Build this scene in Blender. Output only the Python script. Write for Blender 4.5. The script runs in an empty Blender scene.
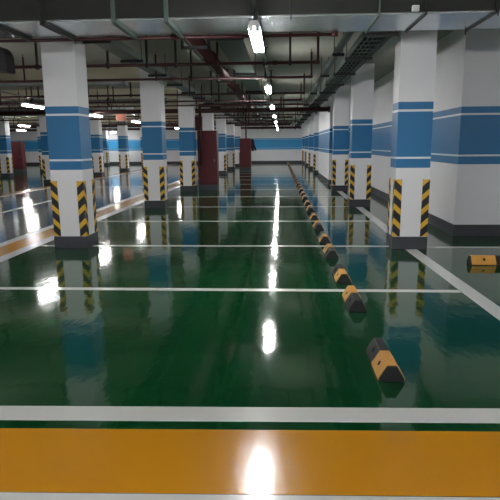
import bpy, bmesh, math, random
from mathutils import Vector, Matrix
random.seed(7)
sc = bpy.context.scene
COL = sc.collection

# ------------------------------------------------------------------ camera, world, exposure
F_PX, VPX, VPY, ROLL, EYE = 540.0, 281.0, 144.3, math.radians(0.5), 1.5
dv = Vector((VPX-250, -(VPY-250), F_PX)).normalized()
hv = Vector((math.cos(ROLL), math.sin(ROLL), 0.0))
up = dv.cross(hv).normalized()
if up.y < 0: up = -up
rv = up.cross(dv).normalized()
if rv.x < 0: rv = -rv
# rows rv, dv, up are the world axes seen from the camera (x right, y up, z forward)
cam_d = bpy.data.cameras.new('camera')
cam = bpy.data.objects.new('camera', cam_d); COL.objects.link(cam)
cx = Vector((rv.x, dv.x, up.x)); cy = Vector((rv.y, dv.y, up.y)); cz = -Vector((rv.z, dv.z, up.z))
rot = Matrix((cx, cy, cz)).transposed()
cam.matrix_world = Matrix.Translation((0, 0, EYE)) @ rot.to_4x4()
cam_d.sensor_fit = 'HORIZONTAL'; cam_d.sensor_width = 36.0; cam_d.lens = 36.0*F_PX/500.0
cam_d.clip_start = 0.05; cam_d.clip_end = 200
sc.camera = cam

world = bpy.data.worlds.new('world'); sc.world = world; world.use_nodes = True
world.node_tree.nodes['Background'].inputs[0].default_value = (0.6, 0.75, 0.8, 1)
world.node_tree.nodes['Background'].inputs[1].default_value = 0.02
sc.view_settings.view_transform = 'Standard'; sc.view_settings.look = 'None'
sc.view_settings.gamma = 1.0; sc.view_settings.use_curve_mapping = False
sc.view_settings.exposure = 1.0
LAMP_STRENGTH = 60.0

# ------------------------------------------------------------------ materials
def lin(r, g, b):
    f = lambda c: (c/255/12.92) if c <= 10 else ((c/255+0.055)/1.055)**2.4
    return (f(r), f(g), f(b), 1)
class NT:
    def __init__(s, name):
        s.m = bpy.data.materials.new(name); s.m.use_nodes = True
        s.t = s.m.node_tree; s.b = s.t.nodes['Principled BSDF']
    def n(s, typ, **kw):
        o = s.t.nodes.new(typ)
        for k, v in kw.items(): setattr(o, k, v)
        return o
    def l(s, a, b): s.t.links.new(a, b)
    def math(s, op, a, b=None, c=None):
        o = s.n('ShaderNodeMath', operation=op)
        for i, v in enumerate((a, b, c)):
            if v is None: continue
            if isinstance(v, (int, float)): o.inputs[i].default_value = v
            else: s.l(v, o.inputs[i])
        return o.outputs[0]
    def mix(s, f, a, b):
        o = s.n('ShaderNodeMix', data_type='RGBA')
        s.l(f, o.inputs[0]) if not isinstance(f, (int, float)) else setattr(o.inputs[0], 'default_value', f)
        for i, v in ((6, a), (7, b)):
            if isinstance(v, tuple): o.inputs[i].default_value = v
            else: s.l(v, o.inputs[i])
        return o.outputs[2]
    def band(s, x, lo, hi):
        return s.math('MULTIPLY', s.math('GREATER_THAN', x, lo), s.math('LESS_THAN', x, hi))
    def noise(s, scale, detail=3, vec=None, rough=.5):
        o = s.n('ShaderNodeTexNoise'); o.inputs['Scale'].default_value = scale
        o.inputs['Detail'].default_value = detail; o.inputs['Roughness'].default_value = rough
        if vec is None:
            g = s.n('ShaderNodeNewGeometry'); vec = g.outputs['Position']
        s.l(vec, o.inputs['Vector']); return o.outputs['Fac']
def mottled(name, col, rough=.5, metal=0.0, var=.12, scale=3.0, bump=0.0, bscale=40, spec=.5):
    k = NT(name); f = k.noise(scale)
    a = tuple(c*(1-var) for c in col[:3])+(1,); b = tuple(min(1, c*(1+var)) for c in col[:3])+(1,)
    k.l(k.mix(f, a, b), k.b.inputs['Base Color'])
    k.b.inputs['Roughness'].default_value = rough; k.b.inputs['Metallic'].default_value = metal
    k.b.inputs['Specular IOR Level'].default_value = spec
    if bump:
        bn = k.n('ShaderNodeBump'); bn.inputs['Strength'].default_value = bump; bn.inputs['Distance'].default_value = .01
        k.l(k.noise(bscale), bn.inputs['Height']); k.l(bn.outputs[0], k.b.inputs['Normal'])
    return k.m
def banded_wall(name, blue, rough=.45, lo=1.162, hi=2.055, stripes=((1.286, 1.314), (1.925, 1.955))):
    k = NT(name); g = k.n('ShaderNodeNewGeometry'); sp = k.n('ShaderNodeSeparateXYZ')
    k.l(g.outputs['Position'], sp.inputs[0]); z = sp.outputs[2]
    white = k.mix(k.noise(1.3, 4), lin(220, 219, 222), lin(234, 233, 236))
    blu = k.mix(k.noise(2.0, 2), blue, tuple(c*1.12 for c in blue[:3])+(1,))
    c = k.mix(k.band(z, lo, hi), white, blu)
    for a, b in stripes: c = k.mix(k.band(z, a, b), c, lin(215, 225, 228))
    k.l(c, k.b.inputs['Base Color']); k.b.inputs['Roughness'].default_value = rough
    k.b.inputs['Specular IOR Level'].default_value = .35
    return k.m
def coated(name, c1, c2, rough=.075, wave=.10, scale=1.1):
    """glossy self-levelling epoxy: slow undulation plus fine orange peel"""
    k = NT(name); k.l(k.mix(k.noise(scale, 4), c1, c2), k.b.inputs['Base Color'])
    g = k.n('ShaderNodeNewGeometry'); mp = k.n('ShaderNodeMapping'); mp.inputs['Scale'].default_value = (1, .45, 1)
    k.l(g.outputs['Position'], mp.inputs['Vector'])
    h = k.math('ADD', k.math('MULTIPLY', k.noise(5.5, 2, mp.outputs[0]), 1.0), k.math('MULTIPLY', k.noise(17, 2, mp.outputs[0]), .3))
    bn = k.n('ShaderNodeBump'); bn.inputs['Strength'].default_value = wave; bn.inputs['Distance'].default_value = .02
    k.l(h, bn.inputs['Height']); k.l(bn.outputs[0], k.b.inputs['Normal'])
    k.b.inputs['Roughness'].default_value = rough; k.b.inputs['IOR'].default_value = 1.52
    k.b.inputs['Specular IOR Level'].default_value = .6
    return k.m
M = {}
M['green'] = coated('green_epoxy', lin(2, 53, 27), lin(6, 72, 36))
M['lane'] = coated('grey_epoxy', lin(90, 94, 100), lin(106, 110, 116), rough=.08)
M['yellow_paint'] = coated('yellow_floor_paint', lin(192, 128, 16), lin(202, 138, 22), rough=.16)
M['white_paint'] = coated('white_floor_paint', lin(200, 200, 200), lin(214, 214, 212), rough=.2)
M['band'] = banded_wall('white_and_blue_paint', lin(42, 110, 158))
M['farband_lit'] = banded_wall('far_wall_lit_paint', lin(60, 150, 205), lo=1.09, hi=1.98, stripes=((1.20, 1.22), (1.88, 1.90)))  # brighter blue than the columns: stands in for extra light on the far wall
M['plinth'] = mottled('dark_grey_plinth_paint', lin(52, 53, 60), .5)
M['ceiling'] = mottled('ceiling_plaster', lin(160, 160, 148), .9, var=.1, scale=.8, bump=.2, bscale=12)
M['beam'] = mottled('pale_beam_plaster', lin(214, 208, 184), .9, var=.06)
M['duct'] = mottled('galvanised_sheet', lin(205, 212, 216), .24, metal=.9, var=.1, scale=2.2, bump=.08, bscale=3)
M['duct_dark'] = mottled('dark_duct_sheet', lin(42, 43, 39), .6, metal=.3, var=.25, scale=3)
M['tray'] = mottled('steel_cable_tray', lin(86, 98, 92), .5, metal=.5)
M['cable'] = mottled('black_cable_sheath', lin(22, 23, 25), .5)
M['black_steel'] = mottled('black_painted_steel', lin(20, 20, 22), .5)
M['red_pipe'] = mottled('red_pipe_paint', lin(58, 18, 22), .5, var=.15, scale=6)
M['red_cab'] = mottled('dark_red_cabinet_paint', lin(80, 10, 22), .55, var=.12, scale=4)
M['brass'] = mottled('brass_sprinkler', lin(170, 140, 80), .35, metal=1)
M['grey_pipe'] = mottled('grey_conduit', lin(130, 134, 132), .4, metal=.5)
M['rubber'] = mottled('black_rubber', lin(13, 13, 15), .5, var=.2, scale=20, bump=.2, bscale=90)
M['rubber_yellow'] = mottled('worn_yellow_panel', lin(206, 148, 66), .45, var=.14, scale=16)
M['hole'] = mottled('dark_bolt_recess', lin(8, 8, 9), .7)
M['lamp_body'] = mottled('white_lamp_housing', lin(220, 222, 222), .4)
M['black_plastic'] = mottled('black_plastic', lin(10, 10, 12), .6)
M['pink'] = mottled('salmon_sign_face', lin(232, 150, 128), .5)
M['cloth'] = mottled('black_navy_cloth', lin(16, 18, 30), .9, var=.3, scale=20)
M['handle'] = mottled('chrome_handle', lin(190, 190, 190), .25, metal=1)
k = NT('lamp_tube'); k.b.inputs['Base Color'].default_value = (1, 1, 1, 1)
k.b.inputs['Emission Color'].default_value = (0.93, 1.0, 0.98, 1); k.b.inputs['Emission Strength'].default_value = LAMP_STRENGTH
k.l(k.mix(k.noise(3, 1), (1.0, .985, .965, 1), (1, 1, .98, 1)), k.b.inputs['Emission Color'])
M['tube'] = k.m
# black and yellow corner guard: chevron whose apex is at the corner (object origin = the corner at z 0)
k = NT('hazard_chevron'); tc = k.n('ShaderNodeTexCoord'); sp = k.n('ShaderNodeSeparateXYZ'); k.l(tc.outputs['Object'], sp.inputs[0])
d = k.math('ADD', k.math('ABSOLUTE', sp.outputs[0]), k.math('ABSOLUTE', sp.outputs[1]))
ph = k.math('FRACT', k.math('DIVIDE', k.math('ADD', k.math('ADD', sp.outputs[2], k.math('MULTIPLY', d, .95)), .03), .205))
k.l(k.mix(k.math('LESS_THAN', ph, .42), lin(18, 18, 20), lin(216, 168, 38)), k.b.inputs['Base Color'])
k.b.inputs['Roughness'].default_value = .5
M['hazard'] = k.m

# ------------------------------------------------------------------ mesh helpers
def nb(): return bmesh.new()
def box(bm, x0, x1, y0, y1, z0, z1, bev=0.0):
    r = bmesh.ops.create_cube(bm, size=1.0)
    for v in r['verts']:
        v.co = Vector(((x0+x1)/2+v.co.x*(x1-x0), (y0+y1)/2+v.co.y*(y1-y0), (z0+z1)/2+v.co.z*(z1-z0)))
    if bev:
        es = list({e for v in r['verts'] for e in v.link_edges})
        bmesh.ops.bevel(bm, geom=es, offset=bev, segments=2, affect='EDGES', profile=.5)
def tube(bm, p, q, r, n=12, r2=None):
    p, q = Vector(p), Vector(q); d = q-p
    m = Matrix.Translation((p+q)/2) @ d.to_track_quat('Z', 'Y').to_matrix().to_4x4()
    bmesh.ops.create_cone(bm, cap_ends=True, segments=n, radius1=r, radius2=r if r2 is None else r2, depth=d.length, matrix=m)
def ball(bm, p, r, n=10):
    bmesh.ops.create_uvsphere(bm, u_segments=n, v_segments=max(6, n//2+1), radius=r, matrix=Matrix.Translation(p))
def prism(bm, pts, x0, x1, axis='Y'):
    """pts: closed 2-D outline; extruded along axis"""
    def mk(a, b, t):
        return (a, t, b) if axis == 'Y' else (t, a, b) if axis == 'X' else (a, b, t)
    A = [bm.verts.new(mk(a, b, x0)) for a, b in pts]; B = [bm.verts.new(mk(a, b, x1)) for a, b in pts]
    n = len(pts)
    bm.faces.new(A); bm.faces.new(B[::-1])
    for i in range(n): bm.faces.new((A[i], B[i], B[(i+1) % n], A[(i+1) % n]))
    bmesh.ops.recalc_face_normals(bm, faces=bm.faces[:])
def obj(name, bm, mat, parent=None, loc=(0, 0, 0), smooth=False):
    me = bpy.data.meshes.new(name); bm.to_mesh(me); bm.free()
    if smooth:
        for p in me.polygons: p.use_smooth = len(p.vertices) < 6
    me.materials.append(M[mat]); o = bpy.data.objects.new(name, me); COL.objects.link(o)
    o.location = loc
    if parent: o.parent = parent
    return o
def tag(o, label, cat, group=None):
    o['label'] = label; o['category'] = cat
    if group: o['group'] = group
    if cat in ('column', 'pier'): o['kind'] = 'thing'
    return o
def thing(name, label, cat, loc=(0, 0, 0), rz=0, group=None):
    o = bpy.data.objects.new(name, None); COL.objects.link(o); o.location = loc; o.rotation_euler = (0, 0, rz)
    o.empty_display_size = .1
    return tag(o, label, cat, group)
def struct(name, bm, mat):
    o = obj(name, bm, mat); o['kind'] = 'structure'; return o
def kids(o): return [c for c in COL.objects if c.parent == o]
def dup(root, loc, label, rz=None, drop=()):
    r = root.copy(); COL.objects.link(r); r.location = loc; r['label'] = label
    if rz is not None: r.rotation_euler = (0, 0, rz)
    for ch in kids(root):
        if ch.name.split('.')[0] in drop: continue
        c = ch.copy(); COL.objects.link(c); c.parent = r
        for g in kids(ch):
            d_ = g.copy(); COL.objects.link(d_); d_.parent = c
    return r
ORD = ['nearest', 'second', 'third', 'fourth', 'fifth', 'sixth', 'seventh', 'eighth', 'ninth', 'tenth', 'eleventh', 'twelfth',
       'thirteenth', 'fourteenth', 'fifteenth', 'sixteenth', 'seventeenth', 'eighteenth', 'nineteenth', 'twentieth',
       'twenty-first', 'twenty-second', 'twenty-third', 'twenty-fourth', 'twenty-fifth', 'twenty-sixth', 'twenty-seventh',
       'twenty-eighth', 'twenty-ninth', 'thirtieth', 'thirty-first', 'thirty-second', 'thirty-third']
def nth(i): return 'nearest' if i == 0 else ORD[i]+' nearest'

# ------------------------------------------------------------------ room shell
CEIL = 3.3; XL, XR, YN, YF = -28.0, 9.0, -5.0, 44.5
bm = nb(); box(bm, -3.70, XR, 2.12, YF, -.1, 0); box(bm, XL, -8.9, 2.12, YF, -.1, 0)
struct('floor', bm, 'green')
bm = nb(); box(bm, -8.9, -3.70, YN, YF, -.1, 0); box(bm, -3.70, XR, YN, 2.12, -.1, 0); box(bm, XL, -8.9, YN, 2.12, -.1, 0)
struct('floor_lane', bm, 'lane')
bm = nb(); box(bm, XL, XR, YN, YF, CEIL, CEIL+.2); struct('ceiling', bm, 'ceiling')
bm = nb(); box(bm, XL-.2, XR+.2, YF, YF+.2, 0, CEIL); struct('wall_far', bm, 'farband_lit')
bm = nb(); box(bm, XL-.2, XL, YN, YF, 0, CEIL); struct('wall_left', bm, 'band')
bm = nb(); box(bm, XL-.2, XR+.2, YN-.2, YN, 0, CEIL); struct('wall_near', bm, 'band')
bm = nb(); box(bm, 2.82, XR, 8.9, YF, 0, CEIL); box(bm, XR, XR+.2, YN, 8.9, 0, CEIL); struct('wall_right', bm, 'band')
bm = nb(); box(bm, 2.812, XR, 8.892, YF, 0, .19); struct('baseboard_right', bm, 'plinth')
bm = nb(); box(bm, XL, 2.81, YF-.012, YF, 0, .19); struct('baseboard_far', bm, 'plinth')
# downstand beams over the left bays
L_Y = [7.75, 12.95, 17.7, 22.8, 27.9, 33.0, 38.1]
R_Y = [7.75, 13.1, 17.6, 27.9, 33.0, 38.1, 43.0]
bm = nb()
for y in [7.75, 12.95, 17.7, 22.8, 27.9, 33.0, 38.1]:
    box(bm, XL, -3.3, y+.02, y+.42, 3.0, CEIL)
struct('ceiling_beams', bm, 'beam')

# ------------------------------------------------------------------ floor markings (thin paint layers)
def mark(name, label, cat, x0, x1, y0, y1, mat, group=None, z=.002, rz=0):
    bm = nb(); box(bm, x0, x1, y0, y1, 0, z); bmesh.ops.rotate(bm, cent=(.3, y1, 0), matrix=Matrix.Rotation(rz, 3, 'Z'), verts=bm.verts[:]); return tag(obj(name, bm, mat), label, cat, group)
mark('end_line', 'thick white line across the foreground just beyond the yellow band', 'floor marking', -3.70, 6, 2.75, 2.915, 'white_paint', rz=.028)
mark('yellow_band', 'broad yellow band across the very front of the floor', 'floor marking', -3.70, 6, 2.12, 2.66, 'yellow_paint', rz=.028)
mark('edge_line', 'white line along the bottom edge of the foreground yellow band', 'floor marking', -3.70, 6, 1.95, 2.112, 'white_paint', rz=.028)
BAY = [5.44, 7.94, 10.62, 13.14, 15.75, 18.3, 20.85, 23.4, 26.0, 28.6, 31.2, 33.8, 36.4, 39.0, 41.6]
for i, y in enumerate(BAY):
    mark('bay_line', 'white bay divider line across the green floor, %s beyond the thick foreground line' % nth(i), 'floor marking', -3.68, 1.79 if i else 1.84, y-.005, y+.092, 'white_paint', 'white bay divider lines')
mark('bay_line', 'white line on the floor right of the right front column', 'floor marking', 2.14, 6.5, 7.86, 7.96, 'white_paint')
mark('side_line', 'long white line running into the distance under the right columns', 'floor marking', 1.80, 1.965, 8.1, 20.38, 'white_paint', z=.003)
mark('side_line', 'broad white line slanting from the right edge to the front right column', 'floor marking', 1.785, 1.95, 2.98, 7.73, 'white_paint', z=.003, rz=.028)
mark('lane_edge_line', 'white line on the green side of the left yellow stripe', 'floor marking', -3.88, -3.70, 2.66, 44.4, 'white_paint', z=.003)
mark('lane_stripe', 'yellow stripe running into the distance beside the left columns', 'floor marking', -4.26, -3.88, 2.12, 44.4, 'yellow_paint')
mark('lane_edge_line', 'white line on the grey lane side of the left yellow stripe', 'floor marking', -4.43, -4.26, 2.12, 44.4, 'white_paint', z=.003)
mark('lane_stripe', 'faint yellow stripe on the far side of the grey lane', 'floor marking', -8.98, -8.58, 2.6, 44.4, 'yellow_paint', z=.003)
mark('lane_edge_line', 'white line on the near side of the far yellow stripe', 'floor marking', -8.58, -8.45, 2.6, 44.4, 'white_paint')
mark('lane_centre_line', 'short pale line in the middle of the grey lane', 'floor marking', -6.52, -6.40, 12.0, 15.3, 'white_paint')
mark('lane_cross_line', 'pale line across the grey lane seen between the front left columns', 'floor marking', -8.3, -4.5, 19.7, 19.88, 'white_paint')

# ------------------------------------------------------------------ columns
CW, CD = .48, .46
def guard_bm(sx, sy, w=.095, t=.006):
    """L-shaped guard; corner at origin; legs point inward along sx, sy"""
    bm = nb()
    prism(bm, [(-sx*t, -sy*t), (sx*w, -sy*t), (sx*w, 0), (0, 0), (0, sy*w), (-sx*t, sy*w)], .19, 1.0, 'Z')
    return bm
def make_column(label, loc, group, w=CW, d=CD):
    t = thing('column', label, 'column', loc, 0, group)
    bm = nb(); box(bm, -w/2, w/2, 0, d, .0, CEIL, .008); obj('shaft', bm, 'band', t)
    bm = nb(); box(bm, -w/2-.012, w/2+.012, -.012, d+.012, 0, .185, .004); obj('plinth', bm, 'plinth', t)
    for sx, x in ((1, -w/2), (-1, w/2)):
        for sy, y in ((1, 0), (-1, d)):
            g = obj('corner_guard', guard_bm(sx, sy), 'hazard', t, (x, y, 0))
            g['label'] = 'black and yellow chevron corner guard'
    return t
c0 = make_column('white column with blue band at the front left beside the yellow stripe', (-3.115, L_Y[0], 0), 'left row of columns')
for i, y in enumerate(L_Y[1:]):
    dup(c0, (-3.06, y, 0), 'blue banded column beside the left yellow stripe, %s of its row' % (nth(i+1)))
r0 = make_column('white column with blue band at the front right before the wall corner', (1.845, R_Y[0], 0), 'right row of columns', w=.475, d=.4)
for i, y in enumerate(R_Y[1:]):
    dup(r0, (1.90, y, 0), 'blue banded column along the right wall, %s of its row' % (nth(i+1)))
b_first = None
for i, y in enumerate([16.3, 21.4, 27.1, 31.8, 37.0, 42.3]):
    lab = 'white and blue column across the grey lane, %s of its row' % nth(i)
    if i == 0: b0 = dup(c0, (-9.12, y, 0), lab)
    else: b0 = dup(c0, (-9.3, y, 0), lab)
    b0['group'] = 'columns across the grey lane'
for i, y in enumerate([21.4, 26.6, 31.2, 37.0, 42.3]):
    b0 = dup(c0, (-13.85, y, 0), 'blue banded column in the farthest left row, %s of it' % nth(i)); b0['group'] = 'columns of the farthest left row'
# pier joining the wall between the third and fourth right columns
t = thing('concrete_pier', 'long pale pier jutting from the right wall behind the third right column', 'pier', (0, 0, 0))
bm = nb(); box(bm, 1.78, 2.82, 20.4, 26.2, 0, CEIL); obj('pier_body', bm, 'band', t)
bm = nb(); box(bm, 1.77, 2.82, 20.39, 26.21, 0, .185); obj('plinth', bm, 'plinth', t)

# ------------------------------------------------------------------ wheel stops
def make_stop(label, loc, rz=0, near_yellow=True, L=.53, group='wheel stops down the middle'):
    t = thing('wheel_stop', label, 'wheel stop', loc, rz, group)
    prof = [(-.082, 0), (.082, 0), (.082, .022), (.03, .108), (-.03, .108), (-.082, .022)]
    bm = nb(); prism(bm, prof, 0, L); bmesh.ops.bevel(bm, geom=[e for e in bm.edges], offset=.004, segments=1, affect='EDGES')
    obj('rubber_body', bm, 'rubber', t)
    o = .0035
    pp = [(-.082-o, .008), (-.082-o, .024), (-.031, .108+o), (.031, .108+o), (.082+o, .024), (.082+o, .008), (.079, .008), (.079, .02), (.028, .104), (-.028, .104), (-.079, .02), (-.079, .008)]
    a, b = (.012, L*.5) if near_yellow else (L*.5, L-.012)
    bm = nb(); prism(bm, pp, a, b); y = obj('yellow_panel', bm, 'rubber_yellow', t); y['label'] = 'worn yellow reflective half'
    for yy in (L*.27, L*.73):
        for s in (-1, 1):
            nrm = Vector((s*.086, 0, .052)).normalized(); c = Vector((s*.052, yy, .068))+nrm*.006
            bm = nb(); tube(bm, c-nrm*.006, c+nrm*.0015, .018, 12); obj('bolt_hole', bm, 'hole', t)
    return t
ys = [3.27, 4.75, 5.75, 7.07, 8.2, 9.45]
while ys[-1] < 43: ys.append(ys[-1]+1.28)
sa = make_stop('large near wheel stop in the foreground, yellow near half and black far half', (.71, ys[0], 0), .0, True)
sb = make_stop('second nearest wheel stop, dark near half, touching the near side of a white line', (.70, ys[1], 0), .0, False)
for i, y in enumerate(ys[2:]):
    i += 2
    dup(sa if i % 2 == 0 else sb, (.71-.0035*y, y, 0), 'black and yellow wheel stop, %s in the line down the middle' % nth(i))
sr = make_stop('wheel stop lying sideways at the right edge near the wall corner', (2.93, 6.78, 0), -math.pi/2, True, .62, 'wheel stops at the side')
sr.location = (2.36, 6.78, 0)
# a few stops far across the lane
for i, (x, y) in enumerate([(-8.0, 35.5), (-10.8, 36.0), (-12.9, 35.2), (-15.2, 31), (-17.2, 34), (-18, 36)]):
    s_ = dup(sa, (x-2.4, y, 0), 'tiny dark wheel stop far across the lane, %s of the far ones' % nth(i)); s_['group'] = 'far wheel stops'

# ------------------------------------------------------------------ big transverse ventilation duct at the front
t = thing('ventilation_duct', 'large galvanised ventilation duct crossing under the ceiling at the front', 'duct', (0, 0, 0))
bm = nb(); box(bm, -9, 6, 5.98, 6.82, 2.8, 3.22, .006); obj('duct_body', bm, 'duct', t)
bm = nb(); box(bm, -9, 6, 5.955, 5.98, 2.815, 3.22); obj('dark_front_face', bm, 'duct_dark', t)  # thin sheet that gives the duct front a darker colour than its body
for x in (-5.4, -4.2, -3.07, -2.53, -1.76, -1.20, 1.0, 1.47, 2.17, 3.3):
    w, dz = (.022, .038) if x < 0 else (.009, .02)
    bm = nb(); box(bm, x-w, x+w, 5.935, 6.845, 2.8-dz, 2.8); box(bm, x-w, x+w, 5.93, 5.955, 2.8-dz, 3.24); box(bm, x-w, x+w, 6.82, 6.845, 2.8-dz, 3.24)
    obj('flange', bm, 'duct_dark' if x < -2 or x > 1.2 else 'tray', t)
for x in (-2.53, 2.17, .1):
    for y in (5.9, 6.88):
        bm = nb(); tube(bm, (x, y, 2.75), (x, y, CEIL), .008, 8); obj('hanger_rod', bm, 'black_steel', t)
bm = nb(); box(bm, 1.32, 1.39, 5.89, 5.93, 2.81, 2.865, .006); tag(obj('junction_box', bm, 'lamp_body'), 'small pale junction box on the face of the front duct', 'junction box')

# ------------------------------------------------------------------ suspended lamps
def make_lamp(label, loc, group):
    t = thing('batten_lamp', label, 'lamp', loc, 0, group)
    bm = nb(); prism(bm, [(-.03, .05), (.03, .05), (.052, .012), (.052, 0), (-.052, 0), (-.052, .012)], -.6, .6); obj('housing', bm, 'lamp_body', t)
    for s in (-1, 1):
        bm = nb(); tube(bm, (s*.031, -.57, -.022), (s*.031, .57, -.022), .024, 12); obj('lamp_tube', bm, 'tube', t, smooth=True)
        for e in (-.595, .57):
            bm = nb(); box(bm, s*.031-.02, s*.031+.02, e, e+.025, -.045, .01); obj('tube_holder', bm, 'lamp_body', t)
        bm = nb(); tube(bm, (0, s*.45, .045), (0, s*.45, .185), .006, 6); obj('hanger_rod', bm, 'black_steel', t)
    return t
ROWY = [5.86, 10.95, 16.1, 21.25, 26.4, 31.55, 36.7, 41.6]
l0 = make_lamp('bright lamp hanging from the front duct over the centre aisle', (-.25, ROWY[0], 2.57), 'centre row of lamps')
for i, y in enumerate(ROWY[1:]):
    dup(l0, (-.25, y, 2.57), 'bright hanging lamp of the centre row, %s' % nth(i+1))
for i, y in enumerate([4.3, 9.4, 14.5, 19.5, 24.9, 29.9, 34.9, 40.0]):
    o = dup(l0, (-6.6, y, 2.57), 'bright hanging lamp over the grey lane, %s of that row' % nth(i)); o['group'] = 'lamps over the grey lane'
for i, y in enumerate([22.9, 28.0, 33.1, 38.2, 43.2]):
    o = dup(l0, (-13.3, y, 2.57), 'bright hanging lamp beyond the lane columns, %s of that row' % nth(i)); o['group'] = 'lamps beyond the lane'
for i, y in enumerate([31.0, 36.1, 41.2]):
    o = dup(l0, (-17.4, y, 2.57), 'distant bright lamp at the far left, %s of that row' % nth(i)); o['group'] = 'distant left lamps'
for x, y0, lab in ((-17.4, 29.0, 'thin grey trunking that carries the distant left lamps'), (-.25, 5.0, 'thin grey trunking that carries the centre row of lamps'), (-6.6, 3.5, 'thin grey trunking that carries the lamps over the grey lane'), (-13.3, 18, 'thin grey trunking that carries the lamps beyond the lane')):
    bm = nb(); box(bm, x-.02, x+.02, y0, 43, 2.755, 2.785); tag(obj('lamp_trunking', bm, 'grey_pipe'), lab, 'trunking')

for i, (x, y) in enumerate([(-7.6, -.6), (-3.8, -.6), (-.2, -.6), (3.6, -.6), (-5.6, -3.4), (-1.8, -3.4), (2.0, -3.4), (6.2, 2.2), (6.2, -3.4)]):
    o = dup(l0, (x, y, 2.57), 'lamp behind the camera over the crossing lane, %s' % nth(i), rz=math.pi/2); o['group'] = 'lamps over the crossing lane'
for y, x0, x1 in ((-.6, -8.4, 4.4), (-3.4, -6.4, 7.0), (2.2, 5.4, 7.0)):
    bm = nb(); box(bm, x0, x1, y-.02, y+.02, 2.755, 2.785)
    for x in (x0+.2, x1-.2): tube(bm, (x, y, 2.78), (x, y, CEIL), .008, 6)
    tag(obj('lamp_trunking', bm, 'grey_pipe'), {-.6: 'thin grey trunking above the crossing lane lamps just behind the camera', -3.4: 'thin grey trunking above the rearmost lamps behind the camera', 2.2: 'thin grey trunking with one lamp right of the camera'}[y], 'trunking')
# ------------------------------------------------------------------ sprinkler pipes across the ceiling
def branch(label, y, x0, x1, z=2.75, r=.022, risers=(), hangers=(), group='red sprinkler branch pipes', elbow=True, mat='red_pipe'):
    t = thing('sprinkler_pipe', label, 'pipe', (0, y, z), 0, group)
    bm = nb(); tube(bm, (x0, 0, 0), (x1, 0, 0), r, 10)
    for x in [x1-.02]+[x0+1.5+i*3.1 for i in range(int((x1-x0-1.5)/3.1)+1)]: tube(bm, (x-.035, 0, 0), (x+.035, 0, 0), r*1.35, 10)
    obj('pipe_run', bm, mat, t, smooth=True)
    for x in risers:
        bm = nb(); tube(bm, (x, 0, 0), (x, 0, 3.2-z), r*.8, 8); ball(bm, (x, 0, 0), r*1.4); p = obj('riser', bm, mat, t, smooth=True)
        bm = nb(); tube(bm, (x, 0, 3.2-z), (x, 0, 3.245-z), .012, 8); tube(bm, (x, 0, 3.245-z), (x, 0, 3.25-z), .03, 8); g = obj('sprinkler_head', bm, 'brass', p)
    for x in hangers:
        bm = nb(); box(bm, x-.017, x+.017, -.012, .012, r, CEIL-z); box(bm, x-.045, x+.045, -.03, .03, CEIL-z-.015, CEIL-z)
        tube(bm, (x-.02, 0, 0), (x+.02, 0, 0), r*1.9, 10); obj('hanger', bm, 'black_steel', t)
    return t
SX = .57
def hx(a, b, step, off=0): 
    out = []; x = a+off
    while x < b: out.append(x); x += step
    return out
branch('long dark red pipe running just under the back edge of the front duct', 6.88, -9, .66, 2.785, .02, (), (), 'red sprinkler branch pipes')
branch('red pipe with black hangers, the first one behind the front duct', 8.85, -14, SX, 2.75, .024, (SX, -1.0, -6.1, -8.6), (-3.9, -2.75, -2.12, -1.66, -.27, .14, -5.6, -7.5))
branch('red pipe with stepped right end, second one behind the front duct', 10.72, -16, SX, 2.75, .023, (SX, -2.4, -5.0, -7.6, -10.2), (-3.9, -1.72, -.3, -6.4, -9))
branch('red pipe with stepped right end, third one behind the front duct', 14.0, -20, SX, 2.75, .024, (SX, -2.3, -4.9, -7.5, -10.1, -12.7), (-.25, -1.75, -3.8, -6.2, -8.7, -11.2))
branch('red pipe with stepped right end, fourth one behind the front duct', 16.12, -22, SX, 2.75, .024, (SX, -2.3, -4.9, -7.5, -10.1, -12.7), (-.3, -1.8, -5.8, -8.3, -10.9))
for i, (y, z, r) in enumerate([(17.4, 2.72, .02), (20.4, 2.7, .03), (23.6, 2.73, .022), (25.1, 2.7, .03), (28.9, 2.72, .024), (29.9, 2.62, .035), (30.75, 2.72, .024), (34.0, 2.7, .03), (36.1, 2.72, .024), (40.8, 2.72, .024)]):
    xe = [1.0, .6, 1.2, .5, .9, .6, 1.0, .57, .8, .6][i]
    branch('thin red pipe in the crowded distance under the ceiling, %s of the distant ones' % nth(i), y, -26, xe, z, r, tuple(hx(-16, xe, 2.55, (i*.7) % 2)), tuple(hx(-17, xe-.2, 3.2, (i*1.1) % 2.4)))
branch('thick dark red main pipe crossing the far ceiling to the right tray', 19.2, -12, 1.66, 2.665, .075, (), (1.2, -1.3, -4.6, -7.7), 'thick transverse mains')
branch('thick dark red main pipe crossing just before the far wall', 39.2, -20, 1.4, 2.66, .08, (), (1.0, -1.3, -4.6, -7.7), 'thick transverse mains')
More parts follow.
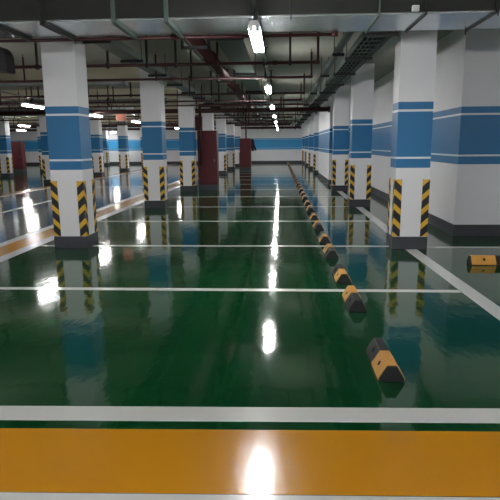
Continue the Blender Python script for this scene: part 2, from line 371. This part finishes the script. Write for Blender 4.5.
# big red main running into the distance
t = thing('main_pipe', 'big dull red main pipe running into the distance left of the centre lamps', 'pipe', (-1.12, 0, 2.86))
bm = nb(); tube(bm, (0, 6.92, 0), (0, 43.5, 0), .085, 16)
obj('pipe_run', bm, 'red_pipe', t, smooth=True)
bm = nb(); tube(bm, (-.14, 6.92, -.02), (-.14, 43.5, -.02), .02, 8); o = obj('side_conduit', bm, 'grey_pipe', t, smooth=True); o['label'] = 'thin grey pipe alongside the main'
for y in (7.4, 11.35, 13.6, 17, 21, 25, 29, 33, 37, 41):
    bm = nb(); box(bm, -.19, .19, y-.03, y+.03, -.125, -.09); box(bm, -.19, -.16, y-.03, y+.03, -.125, CEIL-2.86); box(bm, .16, .19, y-.03, y+.03, -.125, CEIL-2.86); obj('bracket', bm, 'black_steel', t)
for y in (9, 11.7, 15.2, 18.9, 22.6, 26.2):
    bm = nb(); tube(bm, (0, y-.05, 0), (0, y+.05, 0), .105, 16)
    for s in (-1, 1): tube(bm, (s*.1, y, -.03), (s*.1, y, .03), .02, 8)
    obj('coupling', bm, 'red_pipe', t)

# ------------------------------------------------------------------ cable trays
def tray(label, xc, w, z, y0, y1, bars, cables, rod=True, mat='tray', ladder=False):
    t = thing('cable_tray', label, 'cable tray', (xc, 0, z))
    if ladder:
        bm = nb()
        for s in (-1, 1): box(bm, s*w/2-.008, s*w/2+.008, y0, y1, 0, .09)
        y = y0+.1
        while y < y1: box(bm, -w/2, w/2, y-.015, y+.015, 0, .012); y += .3
        obj('ladder_frame', bm, mat, t)
    else: bm = nb(); prism(bm, [(-w/2, 0), (w/2, 0), (w/2, .1), (w/2-.006, .1), (w/2-.006, .006), (-w/2+.006, .006), (-w/2+.006, .1), (-w/2, .1)], y0, y1); obj('channel', bm, mat, t)
    for j in range(cables):
        x = -w/2+.05+j*(w-.1)/max(1, cables-1)
        bm = nb(); tube(bm, (x, y0+.05, .03), (x, y1-.05, .03), .022, 8); obj('cable', bm, 'cable', t, smooth=True)
    for y in bars:
        bm = nb(); box(bm, -w/2-.06, w/2+.06, y-.022, y+.022, -.045, -.002)
        if rod:
            for s in (-1, 1): tube(bm, (s*(w/2+.035), y, -.045), (s*(w/2+.035), y, CEIL-z), .006, 6)
        obj('support_bar', bm, 'black_steel', t)
    return t
tray('grey cable tray on black bars running deep over the left columns', -2.48, .26, 2.9, 6.9, 43, [7.55, 9.3, 11.2, 13.0, 14.9, 16.8, 19, 21, 23, 26, 29, 32, 36, 40], 3)
tray('wide grey cable tray on black bars running left of the centre lamps', -.72, .34, 2.9, 6.9, 43, [7.5, 11.2, 14.9, 18.6, 22.3, 26, 30, 34, 38], 3)
tray('dark cable tray full of cables running deep in front of the right columns', 1.2, .3, 2.82, 6.9, 43, [7.0, 8.9, 10.8, 12.7, 14.6, 17, 20, 23, 26, 30, 34, 38], 4, mat='tray', ladder=True)
tray('slim upper cable tray running above the right row tray', .92, .07, 2.93, 6.9, 43, [9.2, 12.0, 16.0, 20.5, 25], 2)
# conduit alongside on the right with bright highlights
for j, (x, z) in enumerate(((1.42, 2.86), (1.48, 2.93))):
    bm = nb(); tube(bm, (x, 6.9, z), (x, 43, z), .014, 8); tag(obj('conduit', bm, 'grey_pipe', smooth=True), 'thin steel conduit beside the right cable tray, %s one' % ('lower', 'upper')[j], 'conduit')
bm = nb()
# galvanised ducts in the left aisle
t = thing('ventilation_duct', 'long grey duct crossing the ceiling over the grey lane', 'duct')
bm = nb(); box(bm, -13, -5.6, 20.9, 21.15, 2.66, 2.95, .005); obj('duct_body', bm, 'duct', t)
for x in hx(-12.6, -5.6, 1.2):
    bm = nb(); box(bm, x-.02, x+.02, 20.88, 21.17, 2.64, 2.97); obj('flange', bm, 'tray', t)
for x in (-12, -9, -6):
    bm = nb(); tube(bm, (x, 21.0, 2.95), (x, 21.0, CEIL), .01, 6); obj('hanger_rod', bm, 'black_steel', t)
branch('thick grey pipe crossing over the lane between the left columns', 12.2, -16, -3.4, 2.86, .06, (), (-4.3, -6.7, -9), 'grey pipes over the lane', mat='grey_pipe')
branch('grey pipe crossing over the lane behind the front left column', 16.9, -16, -3.5, 2.83, .07, (), (-5.3, -7.7, -10), 'grey pipes over the lane', mat='grey_pipe')

# ------------------------------------------------------------------ odd things on the ceiling at left
t = thing('hanging_box', 'black box hanging under the ceiling at the top left edge', 'box', (-3.86, 7.3, 2.48))
bm = nb(); prism(bm, [(-.35, .04), (.27, -.02), (.285, .0), (.275, .2), (.24, .27), (.20, .30), (-.35, .36)], -.12, .12); obj('casing', bm, 'black_plastic', t)
bm = nb(); tube(bm, (-.1, 0, .3), (-.1, 0, CEIL-2.46), .012, 8); obj('hanger_rod', bm, 'black_steel', t)
t = thing('hanging_sign', 'small salmon square sign hanging over the grey lane', 'sign', (-5.72, 19.6, 2.38))
bm = nb(); box(bm, -.18, .18, -.02, .02, 0, .35, .005); obj('sign_panel', bm, 'pink', t)
for s in (-1, 1):
    bm = nb(); tube(bm, (s*.14, 0, .35), (s*.14, 0, CEIL-2.38), .006, 6); obj('hanger_rod', bm, 'black_steel', t)

# ------------------------------------------------------------------ red fire cabinets and their pipes
def cabinet(label, x0, x1, y, h, d=.5, plinth=True):
    t = thing('fire_cabinet', label, 'fire cabinet', ((x0+x1)/2, y, 0)); w = x1-x0
    bm = nb(); box(bm, -w/2, w/2, 0, d, .18, h, .008); obj('cabinet_body', bm, 'red_cab', t)
    bm = nb(); box(bm, -w/2, w/2, 0.0, d, 0, .18); obj('plinth', bm, 'plinth', t)
    bm = nb(); box(bm, -w/2+.03, w/2-.03, -.018, -.001, .22, h-.04, .004); dr = obj('door', bm, 'red_cab', t)
    bm = nb(); tube(bm, (w/2-.09, -.028, h*.5-.06), (w/2-.09, -.028, h*.5+.06), .009, 8); box(bm, w/2-.096, w/2-.084, -.028, -.018, h*.5-.05, h*.5-.04); obj('handle', bm, 'handle', dr)
    for s in (.25, .8):
        bm = nb(); tube(bm, (-w/2+.03, -.02, h*s), (-w/2+.03, -.02, h*s+.08), .008, 8); obj('hinge', bm, 'black_steel', dr)
    return t
cabinet('tall dark red cabinet standing behind the third left column', -2.79, -2.14, 18.25, 1.97)
cabinet('tall dark red cabinet farther down beside the left row before the far wall', -2.42, -1.76, 32.1, 1.86)
cabinet('dark red cabinet across the grey lane at the far left', -16.15, -15.45, 31.9, 1.80)
t = thing('riser_pipe', 'red vertical pipe with an elbow in front of the near red cabinet', 'pipe', (-2.64, 18.0, 0))
bm = nb(); tube(bm, (0, 0, .85), (0, 0, 2.76), .05, 12); ball(bm, (0, 0, 2.76), .055, 12); ball(bm, (0, 0, .85), .052, 12); tube(bm, (0, 0, .85), (0, .24, .85), .045, 12); obj('vertical_pipe', bm, 'red_pipe', t, smooth=True)
bm = nb(); tube(bm, (0, 0, 2.76), (1.47, 0, 2.76), .05, 12); obj('horizontal_pipe', bm, 'red_pipe', t, smooth=True)
bm = nb(); box(bm, -.18, .06, .06, .09, 1.97, 2.42); obj('back_plate', bm, 'red_cab', t)
t = thing('riser_pipe', 'thin red pipe rising from the far red cabinet', 'pipe', (-2.05, 32.3, 1.861))
bm = nb(); tube(bm, (0, 0, 0), (0, 0, CEIL-1.861), .045, 10); obj('vertical_pipe', bm, 'red_pipe', t, smooth=True)
# jacket hanging from the cabinet's side
bm = nb()
prism(bm, [(0, 1.80), (.12, 1.84), (.2, 1.72), (.22, 1.5), (.33, 1.22), (.31, 1.12), (.22, 1.16), (.19, 1.3), (.17, 1.1), (.05, 1.12), (0, 1.35)], 32.25, 32.37)
bmesh.ops.bevel(bm, geom=bm.edges[:], offset=.02, segments=2, affect='EDGES')
tag(obj('jacket', bm, 'cloth', None, (-1.765, 0, 0), True), 'black jacket hanging from the side of the far red cabinet', 'jacket')
